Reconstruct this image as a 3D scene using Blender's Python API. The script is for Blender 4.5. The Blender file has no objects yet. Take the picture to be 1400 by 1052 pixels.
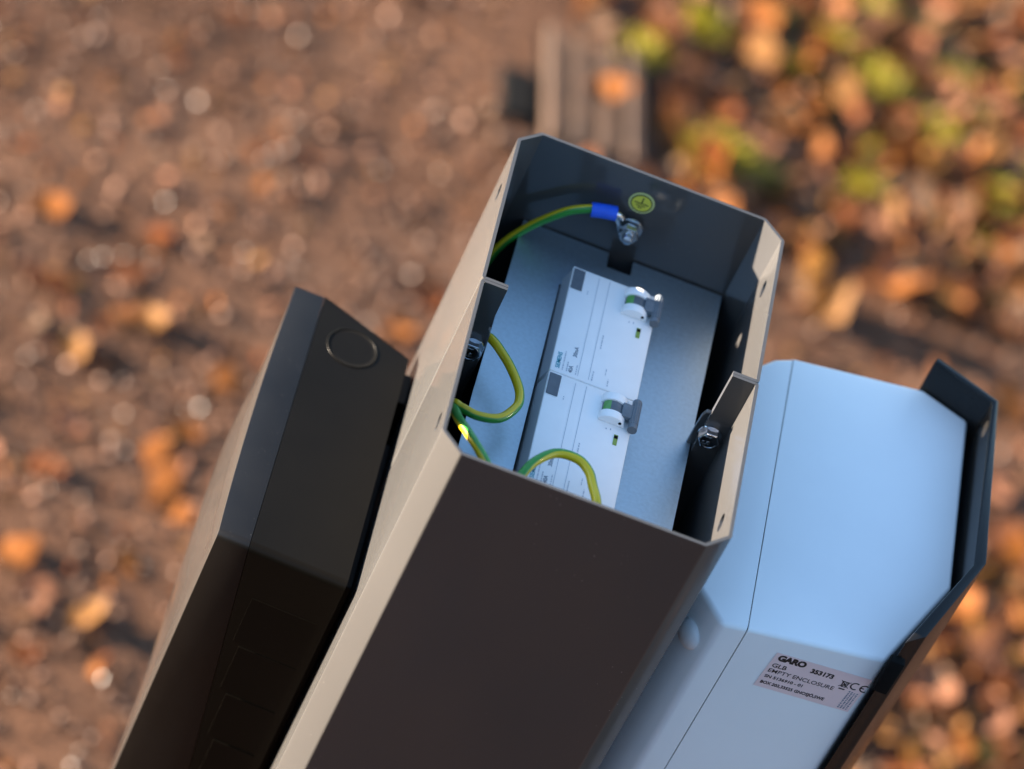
import bpy, bmesh, math, random
from mathutils import Vector, Matrix, Euler, noise

# ------------------------------------------------------------------ camera, sky, sun, exposure
sc = bpy.context.scene
H = 1.15                                   # height of the post's rim above the ground (m)
cam_d = bpy.data.cameras.new('camera')
cam = bpy.data.objects.new('camera', cam_d)
sc.collection.objects.link(cam)
R0 = Vector((0.92971932, 0.16247123, 0.33049218))      # right
R1 = Vector((0.35081958, -0.66370265, -0.66062426))    # down
R2 = Vector((0.11201610, 0.73013827, -0.67405526))     # forward
C = Vector((-0.28335985, -1.58836615, 1.40184498 + H))
m = Matrix.Identity(4)
for i in range(3):
    m[i][0] = R0[i]; m[i][1] = -R1[i]; m[i][2] = -R2[i]; m[i][3] = C[i]
cam.matrix_world = m
cam_d.sensor_width = 36.0
cam_d.lens = 5470.81 / 1400 * 36
cam_d.clip_end = 500
cam_d.dof.use_dof = True
cam_d.dof.focus_distance = 2.15
cam_d.dof.aperture_fstop = 4.4
sc.camera = cam

SUN_EL, SUN_AZ = math.radians(12.35), math.radians(2.35)
to_sun = Vector((-math.cos(SUN_EL) * math.cos(SUN_AZ), math.cos(SUN_EL) * math.sin(SUN_AZ), math.sin(SUN_EL)))
w = bpy.data.worlds.new('World'); sc.world = w; w.use_nodes = True
nt = w.node_tree
bgn = nt.nodes['Background']
sky = nt.nodes.new('ShaderNodeTexSky'); sky.sky_type = 'NISHITA'; sky.sun_disc = False
sky.sun_elevation = SUN_EL
sky.sun_rotation = math.atan2(to_sun.x, to_sun.y)
sky.air_density = 1.0; sky.dust_density = 0.4; sky.ozone_density = 2.0
nt.links.new(sky.outputs[0], bgn.inputs[0])
bgn.inputs[1].default_value = 0.066
sl = bpy.data.lights.new('sun', 'SUN'); sl.energy = 5.0; sl.angle = math.radians(0.53); sl.color = (1.0, 0.83, 0.66)
so = bpy.data.objects.new('sun', sl); sc.collection.objects.link(so)
so.rotation_euler = (-to_sun).to_track_quat('-Z', 'Y').to_euler(); so.location = (-3, 0, 3)
vs = sc.view_settings
vs.view_transform = 'Standard'; vs.look = 'None'; vs.gamma = 1.0; vs.use_curve_mapping = False
vs.exposure = 3.08
sc.render.engine = 'CYCLES'
sc.cycles.use_denoising = True
sc.cycles.max_bounces = 8
sc.cycles.sample_clamp_indirect = 8

random.seed(7)
col = sc.collection

# ------------------------------------------------------------------ helpers
def tag(o, label=None, cat=None, group=None, kind=None):
    if label: o['label'] = label
    if cat: o['category'] = cat
    if group: o['group'] = group
    if kind: o['kind'] = kind
    return o

def empty(name, loc, label, cat, group=None):
    o = bpy.data.objects.new(name, None); col.objects.link(o); o.location = loc
    o.empty_display_size = 0.05
    return tag(o, label, cat, group)

def link(name, me, mat, parent=None, smooth=None):
    o = bpy.data.objects.new(name, me); col.objects.link(o)
    if mat is not None:
        for mm in (mat if isinstance(mat, (list, tuple)) else [mat]): me.materials.append(mm)
    if smooth is not None:
        me.polygons.foreach_set('use_smooth', [True] * len(me.polygons))
        me.set_sharp_from_angle(angle=math.radians(smooth))
    if parent is not None:
        o.parent = parent
        if parent.parent is None: o.matrix_parent_inverse = Matrix.Translation(-parent.location)
    return o

def mesh_of(bm, name='m'):
    me = bpy.data.meshes.new(name); bm.to_mesh(me); bm.free(); return me

def obj(name, bm, mat, parent=None, smooth=None):
    return link(name, mesh_of(bm, name), mat, parent, smooth)

def Z(z): return z + H                      # heights below are given from the rim

def prism(plan, z0, z1, bm=None, bev=0, seg=3, keep=None):
    """vertical prism; bev bevels every edge for which keep(edge) is true"""
    bm = bm or bmesh.new()
    lo = [bm.verts.new((x, y, Z(z0))) for x, y in plan]
    hi = [bm.verts.new((x, y, Z(z1))) for x, y in plan]
    n = len(plan)
    fs = [bm.faces.new(hi), bm.faces.new(lo[::-1])]
    for i in range(n):
        j = (i + 1) % n
        fs.append(bm.faces.new((lo[i], lo[j], hi[j], hi[i])))
    bmesh.ops.recalc_face_normals(bm, faces=fs)
    if bev:
        es = list({e for f in fs for e in f.edges})
        if keep: es = [e for e in es if keep(e)]
        bmesh.ops.bevel(bm, geom=es, offset=bev, segments=seg, affect='EDGES', profile=0.5, clamp_overlap=True)
    return bm

def box(x0, x1, y0, y1, z0, z1, bev=0, seg=2, bm=None):
    return prism([(x0, y0), (x1, y0), (x1, y1), (x0, y1)], z0, z1, bm, bev, seg)

def cyl(p, axis, r, h, n=24, bm=None, r2=None, bev=0):
    """cylinder from p along axis, p given in rim heights"""
    bm = bm or bmesh.new()
    a = Vector(axis).normalized(); q = a.to_track_quat('Z', 'Y')
    p = Vector((p[0], p[1], Z(p[2])))
    r2 = r if r2 is None else r2
    lo, hi = [], []
    for i in range(n):
        t = 2 * math.pi * i / n
        d = q @ Vector((math.cos(t), math.sin(t), 0))
        lo.append(bm.verts.new(p + d * r)); hi.append(bm.verts.new(p + d * r2 + a * h))
    fs = [bm.faces.new(hi), bm.faces.new(lo[::-1])]
    for i in range(n):
        j = (i + 1) % n; fs.append(bm.faces.new((lo[i], lo[j], hi[j], hi[i])))
    bmesh.ops.recalc_face_normals(bm, faces=fs)
    if bev:
        bmesh.ops.bevel(bm, geom=list(fs[0].edges), offset=bev, segments=2, affect='EDGES', profile=0.5)
    return bm

def ring_disc(p, axis, r0, r1, h, n=32):
    bm = bmesh.new()
    a = Vector(axis).normalized(); q = a.to_track_quat('Z', 'Y'); p = Vector((p[0], p[1], Z(p[2])))
    L = []
    for (r, k) in ((r0, 0), (r1, 0), (r1, h), (r0, h)):
        L.append([bm.verts.new(p + q @ Vector((math.cos(2*math.pi*i/n)*r, math.sin(2*math.pi*i/n)*r, k))) for i in range(n)])
    for s in range(4):
        A, B = L[s], L[(s+1) % 4]
        for i in range(n):
            j = (i+1) % n; bm.faces.new((A[i], A[j], B[j], B[i]))
    bmesh.ops.recalc_face_normals(bm, faces=bm.faces)
    return bm

def catmull(pts, k=10):
    P = [Vector(p) for p in pts]; P = [P[0]*2-P[1]] + P + [P[-1]*2-P[-2]]
    out = []
    for i in range(1, len(P)-2):
        for s in range(k):
            t = s/k
            out.append(0.5*((2*P[i]) + (P[i+1]-P[i-1])*t + (2*P[i-1]-5*P[i]+4*P[i+1]-P[i+2])*t*t + (3*P[i]-P[i-1]-3*P[i+1]+P[i+2])*t**3))
    out.append(P[-2]); return out

def tube(pts, r, n=14, k=10, twist=0.0, phase=0.0):
    """round tube with a UV whose u runs round it"""
    path = [Vector((p.x, p.y, Z(p.z))) for p in catmull(pts, k)]
    bm = bmesh.new(); uv = bm.loops.layers.uv.new('UVMap')
    T0 = (path[1]-path[0]).normalized(); N = T0.orthogonal().normalized()
    rings = []; prev = T0; L = 0; Ls = []
    for i, p in enumerate(path):
        T = (path[min(i+1, len(path)-1)] - path[max(i-1, 0)]).normalized()
        N = prev.rotation_difference(T) @ N; N = (N - T*N.dot(T)).normalized(); prev = T
        B = T.cross(N)
        if i: L += (p-path[i-1]).length
        Ls.append(L)
        rings.append([bm.verts.new(p + (N*math.cos(2*math.pi*j/n) + B*math.sin(2*math.pi*j/n))*r) for j in range(n)])
    for i in range(len(rings)-1):
        for j in range(n):
            f = bm.faces.new((rings[i][j], rings[i][(j+1) % n], rings[i+1][(j+1) % n], rings[i+1][j]))
            us = (j/n, (j+1)/n, (j+1)/n, j/n); vs_ = (Ls[i], Ls[i], Ls[i+1], Ls[i+1])
            for lp, u, v in zip(f.loops, us, vs_): lp[uv].uv = (u + v*twist + phase, v)
    bm.faces.new(rings[0][::-1]); bm.faces.new(rings[-1])
    bmesh.ops.recalc_face_normals(bm, faces=bm.faces)
    return bm

def text_mesh(body, size, M, bold=0.0, extrude=0.00006, spacing=1.0, align='LEFT', xs=1.0, shear=0.0):
    """flat printed lettering; M maps text space (x right, y up, z out) to the world"""
    cu = bpy.data.curves.new('txt', 'FONT'); cu.body = body; cu.size = size; cu.extrude = extrude
    cu.offset = bold; cu.space_character = spacing; cu.align_x = align; cu.shear = shear; cu.resolution_u = 3
    o = bpy.data.objects.new('txt', cu); col.objects.link(o)
    dg = bpy.context.evaluated_depsgraph_get()
    me = bpy.data.meshes.new_from_object(o.evaluated_get(dg))
    bpy.data.objects.remove(o); bpy.data.curves.remove(cu)
    me.transform(Matrix.Diagonal((xs, 1, 1, 1))); me.transform(M); me.materials.clear()
    return me

def frame(o, u, v):
    u = Vector(u).normalized(); v = Vector(v); v = (v-u*v.dot(u)).normalized(); n = u.cross(v)
    M = Matrix.Identity(4)
    for i in range(3): M[i][0] = u[i]; M[i][1] = v[i]; M[i][2] = n[i]; M[i][3] = o[i]
    return M

def quads_on(M, rects, h=0.00006):
    """little flat slabs (x0,x1,y0,y1[,rot]) printed on the plane of M"""
    bm = bmesh.new()
    for rc in rects:
        x0, x1, y0, y1 = rc[:4]; a = rc[4] if len(rc) > 4 else 0
        cx, cy = (x0+x1)/2, (y0+y1)/2
        lo, hi = [], []
        for X, Y in ((x0, y0), (x1, y0), (x1, y1), (x0, y1)):
            dx, dy = X-cx, Y-cy
            X2, Y2 = cx+dx*math.cos(a)-dy*math.sin(a), cy+dx*math.sin(a)+dy*math.cos(a)
            lo.append(bm.verts.new(M @ Vector((X2, Y2, 0)))); hi.append(bm.verts.new(M @ Vector((X2, Y2, h))))
        bm.faces.new(hi)
        for i in range(4): bm.faces.new((lo[i], lo[(i+1) % 4], hi[(i+1) % 4], hi[i]))
    return bm

# ------------------------------------------------------------------ materials
def mat(name, color, rough=0.5, metal=0.0, spec=0.5, bump=None, var=None, specks=None, rvar=0.0, coat=0.0, trans=None, ior=1.5):
    """principled material; bump=(scale,strength,dist), var=(scale,amount), specks=(scale,threshold,color)"""
    M = bpy.data.materials.new(name); M.use_nodes = True; t = M.node_tree; N = t.nodes; L = t.links
    b = N['Principled BSDF']
    b.inputs['Base Color'].default_value = (*color, 1); b.inputs['Roughness'].default_value = rough
    b.inputs['Metallic'].default_value = metal; b.inputs['Specular IOR Level'].default_value = spec; b.inputs['IOR'].default_value = ior
    if coat: b.inputs['Coat Weight'].default_value = coat; b.inputs['Coat Roughness'].default_value = 0.10
    tc = N.new('ShaderNodeTexCoord')
    src = None
    if var:
        n = N.new('ShaderNodeTexNoise'); n.inputs['Scale'].default_value = var[0]; n.inputs['Detail'].default_value = 5
        L.new(tc.outputs['Object'], n.inputs['Vector'])
        mr = N.new('ShaderNodeMapRange'); mr.inputs[1].default_value = 0.3; mr.inputs[2].default_value = 0.7
        mr.inputs[3].default_value = 1-var[1]; mr.inputs[4].default_value = 1+var[1]
        L.new(n.outputs[0], mr.inputs[0])
        mx = N.new('ShaderNodeMix'); mx.data_type = 'RGBA'; mx.blend_type = 'MULTIPLY'; mx.inputs[0].default_value = 1
        mx.inputs[6].default_value = (*color, 1)
        L.new(mr.outputs[0], mx.inputs[7]); src = mx.outputs[2]
        if rvar:
            m2 = N.new('ShaderNodeMapRange'); m2.inputs[1].default_value = 0.3; m2.inputs[2].default_value = 0.7
            m2.inputs[3].default_value = rough-rvar; m2.inputs[4].default_value = rough+rvar
            L.new(n.outputs[0], m2.inputs[0]); L.new(m2.outputs[0], b.inputs['Roughness'])
    if specks:
        v = N.new('ShaderNodeTexVoronoi'); v.inputs['Scale'].default_value = specks[0]
        L.new(tc.outputs['Object'], v.inputs['Vector'])
        n2 = N.new('ShaderNodeTexNoise'); n2.inputs['Scale'].default_value = specks[0]*0.06; n2.inputs['Detail'].default_value = 3
        L.new(tc.outputs['Object'], n2.inputs['Vector'])
        ml = N.new('ShaderNodeMath'); ml.operation = 'MULTIPLY_ADD'; ml.inputs[1].default_value = specks[1]*2.6; ml.inputs[2].default_value = -specks[1]*0.9
        L.new(n2.outputs[0], ml.inputs[0])
        lt = N.new('ShaderNodeMath'); lt.operation = 'LESS_THAN'
        L.new(v.outputs['Distance'], lt.inputs[0]); L.new(ml.outputs[0], lt.inputs[1])
        mx2 = N.new('ShaderNodeMix'); mx2.data_type = 'RGBA'
        L.new(lt.outputs[0], mx2.inputs[0])
        if src: L.new(src, mx2.inputs[6])
        else: mx2.inputs[6].default_value = (*color, 1)
        mx2.inputs[7].default_value = (*specks[2], 1); src = mx2.outputs[2]
    if src: L.new(src, b.inputs['Base Color'])
    if bump:
        n = N.new('ShaderNodeTexNoise'); n.inputs['Scale'].default_value = bump[0]; n.inputs['Detail'].default_value = 3
        L.new(tc.outputs['Object'], n.inputs['Vector'])
        bp = N.new('ShaderNodeBump'); bp.inputs['Strength'].default_value = bump[1]; bp.inputs['Distance'].default_value = bump[2]
        L.new(n.outputs[0], bp.inputs['Height']); L.new(bp.outputs[0], b.inputs['Normal'])
    if trans:
        tr = N.new('ShaderNodeBsdfTranslucent'); tr.inputs[0].default_value = (*trans, 1)
        ms = N.new('ShaderNodeMixShader'); ms.inputs[0].default_value = 0.35
        L.new(b.outputs[0], ms.inputs[1]); L.new(tr.outputs[0], ms.inputs[2])
        L.new(ms.outputs[0], N['Material Output'].inputs[0])
    return M

PAINT = mat('post_paint', (0.0145, 0.0137, 0.0130), 0.70, ior=1.76, bump=(900, 0.22, 0.00025), var=(9, 0.06), specks=(190, 0.085, (0.16, 0.15, 0.14)), rvar=0.03, coat=0.75)
ZINC = mat('zinc_plate', (0.46, 0.56, 0.62), 0.42, metal=1.0, bump=(1400, 0.10, 0.0002), var=(420, 0.07), rvar=0.03)
STEEL = mat('bolt_steel', (0.62, 0.64, 0.66), 0.22, metal=1.0, var=(300, 0.1))
DARKBOLT = mat('zinc_bolt_dark', (0.55, 0.57, 0.6), 0.17, metal=1.0, var=(300, 0.2))
BREAKER = mat('breaker_plastic', (0.90, 0.90, 0.88), 0.5, bump=(1500, 0.05, 0.0001), var=(70, 0.02))
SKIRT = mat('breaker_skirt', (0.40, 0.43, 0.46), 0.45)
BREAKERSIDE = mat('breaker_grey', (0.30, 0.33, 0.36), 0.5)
DGREY = mat('grey_plastic', (0.10, 0.12, 0.14), 0.45, var=(200, 0.1))
TOGGLE = mat('toggle_grey', (0.13, 0.155, 0.18), 0.55, var=(300, 0.12))
GREENFLAG = mat('flag_green', (0.10, 0.32, 0.07), 0.35)
GREENWIN = mat('window_green', (0.24, 0.34, 0.05), 0.3)
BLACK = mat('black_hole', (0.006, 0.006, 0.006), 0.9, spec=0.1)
INK = mat('grey_ink', (0.16, 0.2, 0.25), 0.6)
INKFAINT = mat('faint_ink', (0.42, 0.46, 0.52), 0.6)
TEAL = mat('teal_ink', (0.0, 0.28, 0.36), 0.5)
BLACKINK = mat('black_ink', (0.012, 0.012, 0.012), 0.6)
WHITE = mat('white_plastic', (0.82, 0.83, 0.83), 0.40, bump=(1400, 0.10, 0.0002), var=(10, 0.03), specks=(260, 0.03, (0.45, 0.44, 0.40)), rvar=0.05)
BLACKP = mat('black_plastic', (0.0040, 0.0034, 0.0024), 0.38, spec=0.10, bump=(1200, 0.15, 0.0002), var=(18, 0.15))
BLACKG = mat('black_gloss_cover', (0.0040, 0.0037, 0.0034), 0.36, ior=1.40, bump=(1100, 0.12, 0.0002), var=(14, 0.15), specks=(330, 0.10, (0.05, 0.05, 0.05)), rvar=0.06)
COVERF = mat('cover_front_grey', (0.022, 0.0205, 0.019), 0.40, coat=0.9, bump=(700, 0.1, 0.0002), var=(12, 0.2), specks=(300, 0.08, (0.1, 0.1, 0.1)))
LIDM = mat('lid_black', (0.008, 0.0075, 0.007), 0.24, spec=0.28, bump=(900, 0.15, 0.0002), var=(20, 0.15), specks=(350, 0.05, (0.12, 0.11, 0.1)))
LABELM = mat('label_paper', (0.82, 0.64, 0.63), 0.45, var=(40, 0.04))
STICK = mat('sticker_yellow', (0.58, 0.56, 0.05), 0.4, var=(120, 0.06))
STICKRIM = mat('sticker_rim', (0.52, 0.56, 0.22), 0.4)
STICKINK = mat('sticker_ink', (0.05, 0.07, 0.01), 0.5)
BLUE = mat('blue_sleeve', (0.012, 0.09, 0.62), 0.3, spec=0.5, var=(200, 0.08))

def wire_material():
    M = bpy.data.materials.new('earth_wire_jacket'); M.use_nodes = True; t = M.node_tree; N = t.nodes; L = t.links
    b = N['Principled BSDF']; b.inputs['Roughness'].default_value = 0.3
    u = N.new('ShaderNodeUVMap'); s = N.new('ShaderNodeSeparateXYZ'); L.new(u.outputs[0], s.inputs[0])
    fr = N.new('ShaderNodeMath'); fr.operation = 'FRACT'; L.new(s.outputs[0], fr.inputs[0])
    cr = N.new('ShaderNodeValToRGB'); e = cr.color_ramp.elements
    e[0].position = 0.0; e[0].color = (0.03, 0.24, 0.03, 1); e[1].position = 0.98; e[1].color = (0.03, 0.24, 0.03, 1)
    for p, c in ((0.50, (0.03, 0.24, 0.03, 1)), (0.54, (0.62, 0.47, 0.01, 1)), (0.94, (0.62, 0.47, 0.01, 1))):
        k = e.new(p); k.color = c
    L.new(fr.outputs[0], cr.inputs[0]); L.new(cr.outputs[0], b.inputs['Base Color'])
    return M
WIRE = wire_material()

# ------------------------------------------------------------------ ground (setting)
def ground_material():
    M = bpy.data.materials.new('earth_path'); M.use_nodes = True; t = M.node_tree; N = t.nodes; L = t.links
    b = N['Principled BSDF']; b.inputs['Roughness'].default_value = 0.8; b.inputs['Specular IOR Level'].default_value = 0.12
    tc = N.new('ShaderNodeTexCoord')
    n1 = N.new('ShaderNodeTexNoise'); n1.inputs['Scale'].default_value = 3.0; n1.inputs['Detail'].default_value = 8; n1.inputs['Roughness'].default_value = 0.65
    n2 = N.new('ShaderNodeTexNoise'); n2.inputs['Scale'].default_value = 60.0; n2.inputs['Detail'].default_value = 6
    for n in (n1, n2): L.new(tc.outputs['Object'], n.inputs['Vector'])
    c1 = N.new('ShaderNodeValToRGB'); e = c1.color_ramp.elements
    e[0].position = 0.34; e[0].color = (0.064, 0.0310, 0.0170, 1); e[1].position = 0.66; e[1].color = (0.108, 0.0580, 0.0350, 1)
    L.new(n1.outputs[0], c1.inputs[0])
    c2 = N.new('ShaderNodeValToRGB'); e = c2.color_ramp.elements
    e[0].position = 0.35; e[0].color = (0.7, 0.67, 0.64, 1); e[1].position = 0.65; e[1].color = (1.3, 1.27, 1.24, 1)
    L.new(n2.outputs[0], c2.inputs[0])
    mx = N.new('ShaderNodeMix'); mx.data_type = 'RGBA'; mx.blend_type = 'MULTIPLY'; mx.inputs[0].default_value = 1
    L.new(c1.outputs[0], mx.inputs[6]); L.new(c2.outputs[0], mx.inputs[7]); L.new(mx.outputs[2], b.inputs['Base Color'])
    n3 = N.new('ShaderNodeTexNoise'); n3.inputs['Scale'].default_value = 220; n3.inputs['Detail'].default_value = 4
    L.new(tc.outputs['Object'], n3.inputs['Vector'])
    bp = N.new('ShaderNodeBump'); bp.inputs['Strength'].default_value = 0.6; bp.inputs['Distance'].default_value = 0.004
    L.new(n3.outputs[0], bp.inputs['Height']); L.new(bp.outputs[0], b.inputs['Normal'])
    return M

def hgt(x, y):                              # gentle unevenness of the path
    f = max(0.0, min(1.0, (4.0 - max(abs(x), abs(y-1))) / 2.0))
    return f * (0.012 * noise.noise(Vector((x*3.1, y*3.1, 0))) + 0.005 * noise.noise(Vector((x*11, y*11, 3))))

bm = bmesh.new()
def lines(lo, hi, n): return [lo + (hi-lo)*i/n for i in range(n+1)]
xs = [-150, -40, -12, -5] + lines(-1.6, 1.8, 110) + [5, 12, 40, 150]
ys = [-150, -40, -12, -5] + lines(-1.2, 3.2, 140) + [6, 12, 40, 150]
V = [[bm.verts.new((x, y, hgt(x, y))) for x in xs] for y in ys]
for j in range(len(ys)-1):
    for i in range(len(xs)-1): bm.faces.new((V[j][i], V[j][i+1], V[j+1][i+1], V[j+1][i]))
tag(obj('ground', bm, ground_material(), smooth=180), kind='structure', label='brown earth and gravel path covered with autumn leaves')

# ------------------------------------------------------------------ the post
W2, D2, CH, TS = 0.08, 0.13234, 0.0125, 0.002
BASE = (0, 0, 0)
post = empty('charging_post', BASE, 'dark grey sheet metal post with open top, seen from above', 'post')

def round_path(pts, r, n=5):
    out = [Vector(pts[0])]
    for i in range(1, len(pts)-1):
        a, b, c = Vector(pts[i-1]), Vector(pts[i]), Vector(pts[i+1])
        d0, d1 = (a-b).normalized(), (c-b).normalized()
        ang = d0.angle(d1); tl = min(r / math.tan(ang/2), 0.45*(a-b).length, 0.45*(c-b).length)
        s, e = b + d0*tl, b + d1*tl
        for k in range(n+1):
            t = k/n; out.append((1-t)**2*s + 2*t*(1-t)*b + t*t*e)
    out.append(Vector(pts[-1])); return out

def shell(name, pts, holes, bolt_holes=()):
    """folded sheet: outer path, inner path offset by the sheet thickness, with round holes through the side walls"""
    P = round_path(pts, 0.0024)
    n = len(P)
    def nrm(a, b): d = (b-a).normalized(); return Vector((-d.y, d.x))
    inner = []
    for i in range(n):
        ns = []
        if i: ns.append(nrm(P[i-1], P[i]))
        if i < n-1: ns.append(nrm(P[i], P[i+1]))
        s = sum(ns, Vector((0, 0))).normalized(); k = TS / max(0.3, s.dot(ns[0])); inner.append(P[i] + s*k)
    bm = bmesh.new()
    z1, z0 = 0.0, -1.17
    O1 = [bm.verts.new((p.x, p.y, Z(z1))) for p in P]; O0 = [bm.verts.new((p.x, p.y, Z(z0))) for p in P]
    I1 = [bm.verts.new((p.x, p.y, Z(z1))) for p in inner]; I0 = [bm.verts.new((p.x, p.y, Z(z0))) for p in inner]
    for i in range(n-1):
        bm.faces.new((O1[i], O1[i+1], I1[i+1], I1[i])); bm.faces.new((O0[i], I0[i], I0[i+1], O0[i+1]))
        hs = [h for h in holes if abs(P[i].x-P[i+1].x) < 1e-6 and (P[i].x < 0) == (h[0] < 0) and min(P[i].y, P[i+1].y) < h[1] < max(P[i].y, P[i+1].y)]
        loops = []
        for (T1, T0) in ((O1, O0), (I1, I0)):
            vs_ = [T1[i], T1[i+1], T0[i+1], T0[i]]
            if not hs: bm.faces.new(vs_); continue
            X = T1[i].co.x; h = hs[0]; nn = 20
            hv = [bm.verts.new((X, h[1]+h[3]*math.cos(2*math.pi*k/nn), Z(h[2])+h[3]*math.sin(2*math.pi*k/nn))) for k in range(nn)]
            es = []
            for lp in (vs_, hv):
                for k in range(len(lp)):
                    e = bm.edges.get((lp[k], lp[(k+1) % len(lp)])) or bm.edges.new((lp[k], lp[(k+1) % len(lp)])); es.append(e)
            bmesh.ops.triangle_fill(bm, use_beauty=True, edges=es)
            loops.append(hv)
        if loops:
            A, B = loops
            for k in range(len(A)): bm.faces.new((A[k], A[(k+1) % len(A)], B[(k+1) % len(A)], B[k]))
    for i in (0, n-1): bm.faces.new((O1[i], I1[i], I0[i], O0[i]))
    bmesh.ops.recalc_face_normals(bm, faces=bm.faces)
    o = obj(name, bm, PAINT, post, smooth=30)
    b = o.modifiers.new('edge', 'BEVEL'); b.width = 0.0005; b.segments = 2; b.limit_method = 'ANGLE'; b.angle_limit = math.radians(60)
    return o

FL, YS = 0.0152, 0.00012
fpts = [(-W2+FL, -YS), (-W2, -YS), (-W2, -D2+CH), (-W2+CH, -D2), (W2-CH, -D2), (W2, -D2+CH), (W2, -YS), (W2-FL, -YS)]
bpts = [(x, -y) for x, y in fpts][::-1]
HY = 0.0945
shell('front_shell', fpts, [(-1, -HY, -0.020, 0.0052), (1, -HY+0.004, -0.0205, 0.0052)])
shell('rear_shell', bpts, [(-1, HY, -0.020, 0.0052), (1, HY+0.004, -0.0205, 0.0052)])

# joint plates behind the flanges and the hex bolts that clamp them
for s in (1, -1):
    pts = [(0.0618, -0.040), (0.0632, -0.036), (0.0770, -0.036), (0.0770, -0.125), (0.0610, -0.125), (0.0614, -0.050)]
    bm = bmesh.new()
    A = [bm.verts.new((s*x, 0.0034, Z(z))) for x, z in pts]; B = [bm.verts.new((s*x, 0.0064, Z(z))) for x, z in pts]
    bm.faces.new(A); bm.faces.new(B[::-1])
    for i in range(len(pts)): bm.faces.new((A[i], A[(i+1) % len(pts)], B[(i+1) % len(pts)], B[i]))
    bmesh.ops.recalc_face_normals(bm, faces=bm.faces)
    bmesh.ops.bevel(bm, geom=list(bm.edges), offset=0.0004, segments=1, affect='EDGES', profile=0.5)
    obj('joint_plate', bm, PAINT, post)
    bx, bz = (0.0695, -0.0455) if s > 0 else (-0.0690, -0.0465)
    y0 = -YS - TS - 0.0001
    obj('washer', ring_disc((bx, y0, bz), (0, -1, 0), 0.003, 0.0068, 0.0012), DARKBOLT, post, smooth=40)
    hb = cyl((bx, y0-0.0012, bz), (0, -1, 0), 0.0062, 0.0046, n=6, bev=0.0006)
    head = obj('hex_bolt', hb, DARKBOLT, post)
    obj('head_rim', ring_disc((bx, y0-0.0058, bz), (0, -1, 0), 0.0044, 0.0050, 0.0002), STEEL, head, smooth=40)
    Mh = frame((bx-0.0032, y0-0.00585, Z(bz)-0.0032), (1, 0, 0.15), (0, 0, 1))
    link('head_marking', text_mesh('8.8', 0.0036, Mh, bold=0.0002, extrude=0.0001), STEEL, head)
    Mh = frame((bx-0.0026, y0-0.00585, Z(bz)+0.0008), (1, 0, 0.15), (0, 0, 1))
    link('head_marking', text_mesh('TY', 0.0030, Mh, bold=0.00015, extrude=0.0001), STEEL, head)

# mounting plate: a shelf with a cut-out for the breakers and a notch at the back
ZP, TP = -0.062, 0.0015
def plate_pieces():
    """outline with a notch, rectangular hole, extruded"""
    bm = bmesh.new()
    out = [(-0.0605, -0.128), (0.0620, -0.128), (0.0655, 0.1290), (0.0110, 0.1290), (0.0112, 0.1170), (-0.0035, 0.1170), (-0.0038, 0.1290), (-0.0560, 0.1295),
           (-0.0600, -0.02)]
    hole = [(-0.0290, -0.100), (0.0285, -0.100), (0.0285, 0.0890), (-0.0275, 0.0890)]
    layers = []
    for z in (ZP, ZP-TP):
        es = []
        Ls = []
        for lp in (out, hole):
            v = [bm.verts.new((x, y, Z(z))) for x, y in lp]; Ls.append(v)
            for k in range(len(v)): es.append(bm.edges.new((v[k], v[(k+1) % len(v)])))
        bmesh.ops.triangle_fill(bm, use_beauty=True, edges=es); layers.append(Ls)
    for a, b in zip(layers[0], layers[1]):
        for k in range(len(a)): bm.faces.new((a[k], a[(k+1) % len(a)], b[(k+1) % len(a)], b[k]))
    bmesh.ops.recalc_face_normals(bm, faces=bm.faces)
    return bm
obj('mounting_plate', plate_pieces(), ZINC, post)

# earth stud with nut on the back wall, and the round sticker above it
yb = D2 - TS
stud = obj('earth_stud', cyl((0.0, yb-0.0006, -0.0375), (0, -1, 0), 0.0030, 0.0145, n=20, bev=0.0006), STEEL, post, smooth=40)
obj('washer', ring_disc((0.0, yb-0.0030, -0.0375), (0, -1, 0), 0.003, 0.0072, 0.0012), STEEL, stud, smooth=40)
obj('nut', cyl((0.0, yb-0.0062, -0.0375), (0, -1, 0), 0.0058, 0.0048, n=6, bev=0.0005), STEEL, stud)
st = obj('earth_sticker', cyl((0.0, yb-0.0002, -0.0200), (0, -1, 0), 0.0074, 0.0003, n=40), STICKRIM, post)
obj('sticker_face', cyl((0.0, yb-0.0006, -0.0200), (0, -1, 0), 0.0060, 0.0001, n=40), STICK, st)
obj('sticker_ring', ring_disc((0.0, yb-0.0006, -0.0200), (0, -1, 0), 0.0056, 0.0063, 0.00025, n=40), STICKINK, st)
Ms = frame((0.0, yb-0.00075, Z(-0.0200)), (1, 0, 0), (0, 0, 1))
obj('earth_symbol', quads_on(Ms, [(-0.0004, 0.0004, 0.0, 0.0042), (-0.0042, 0.0042, -0.0005, 0.0003), (-0.0028, 0.0028, -0.0021, -0.0014), (-0.0014, 0.0014, -0.0036, -0.0029)]), STICKINK, st)

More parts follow.
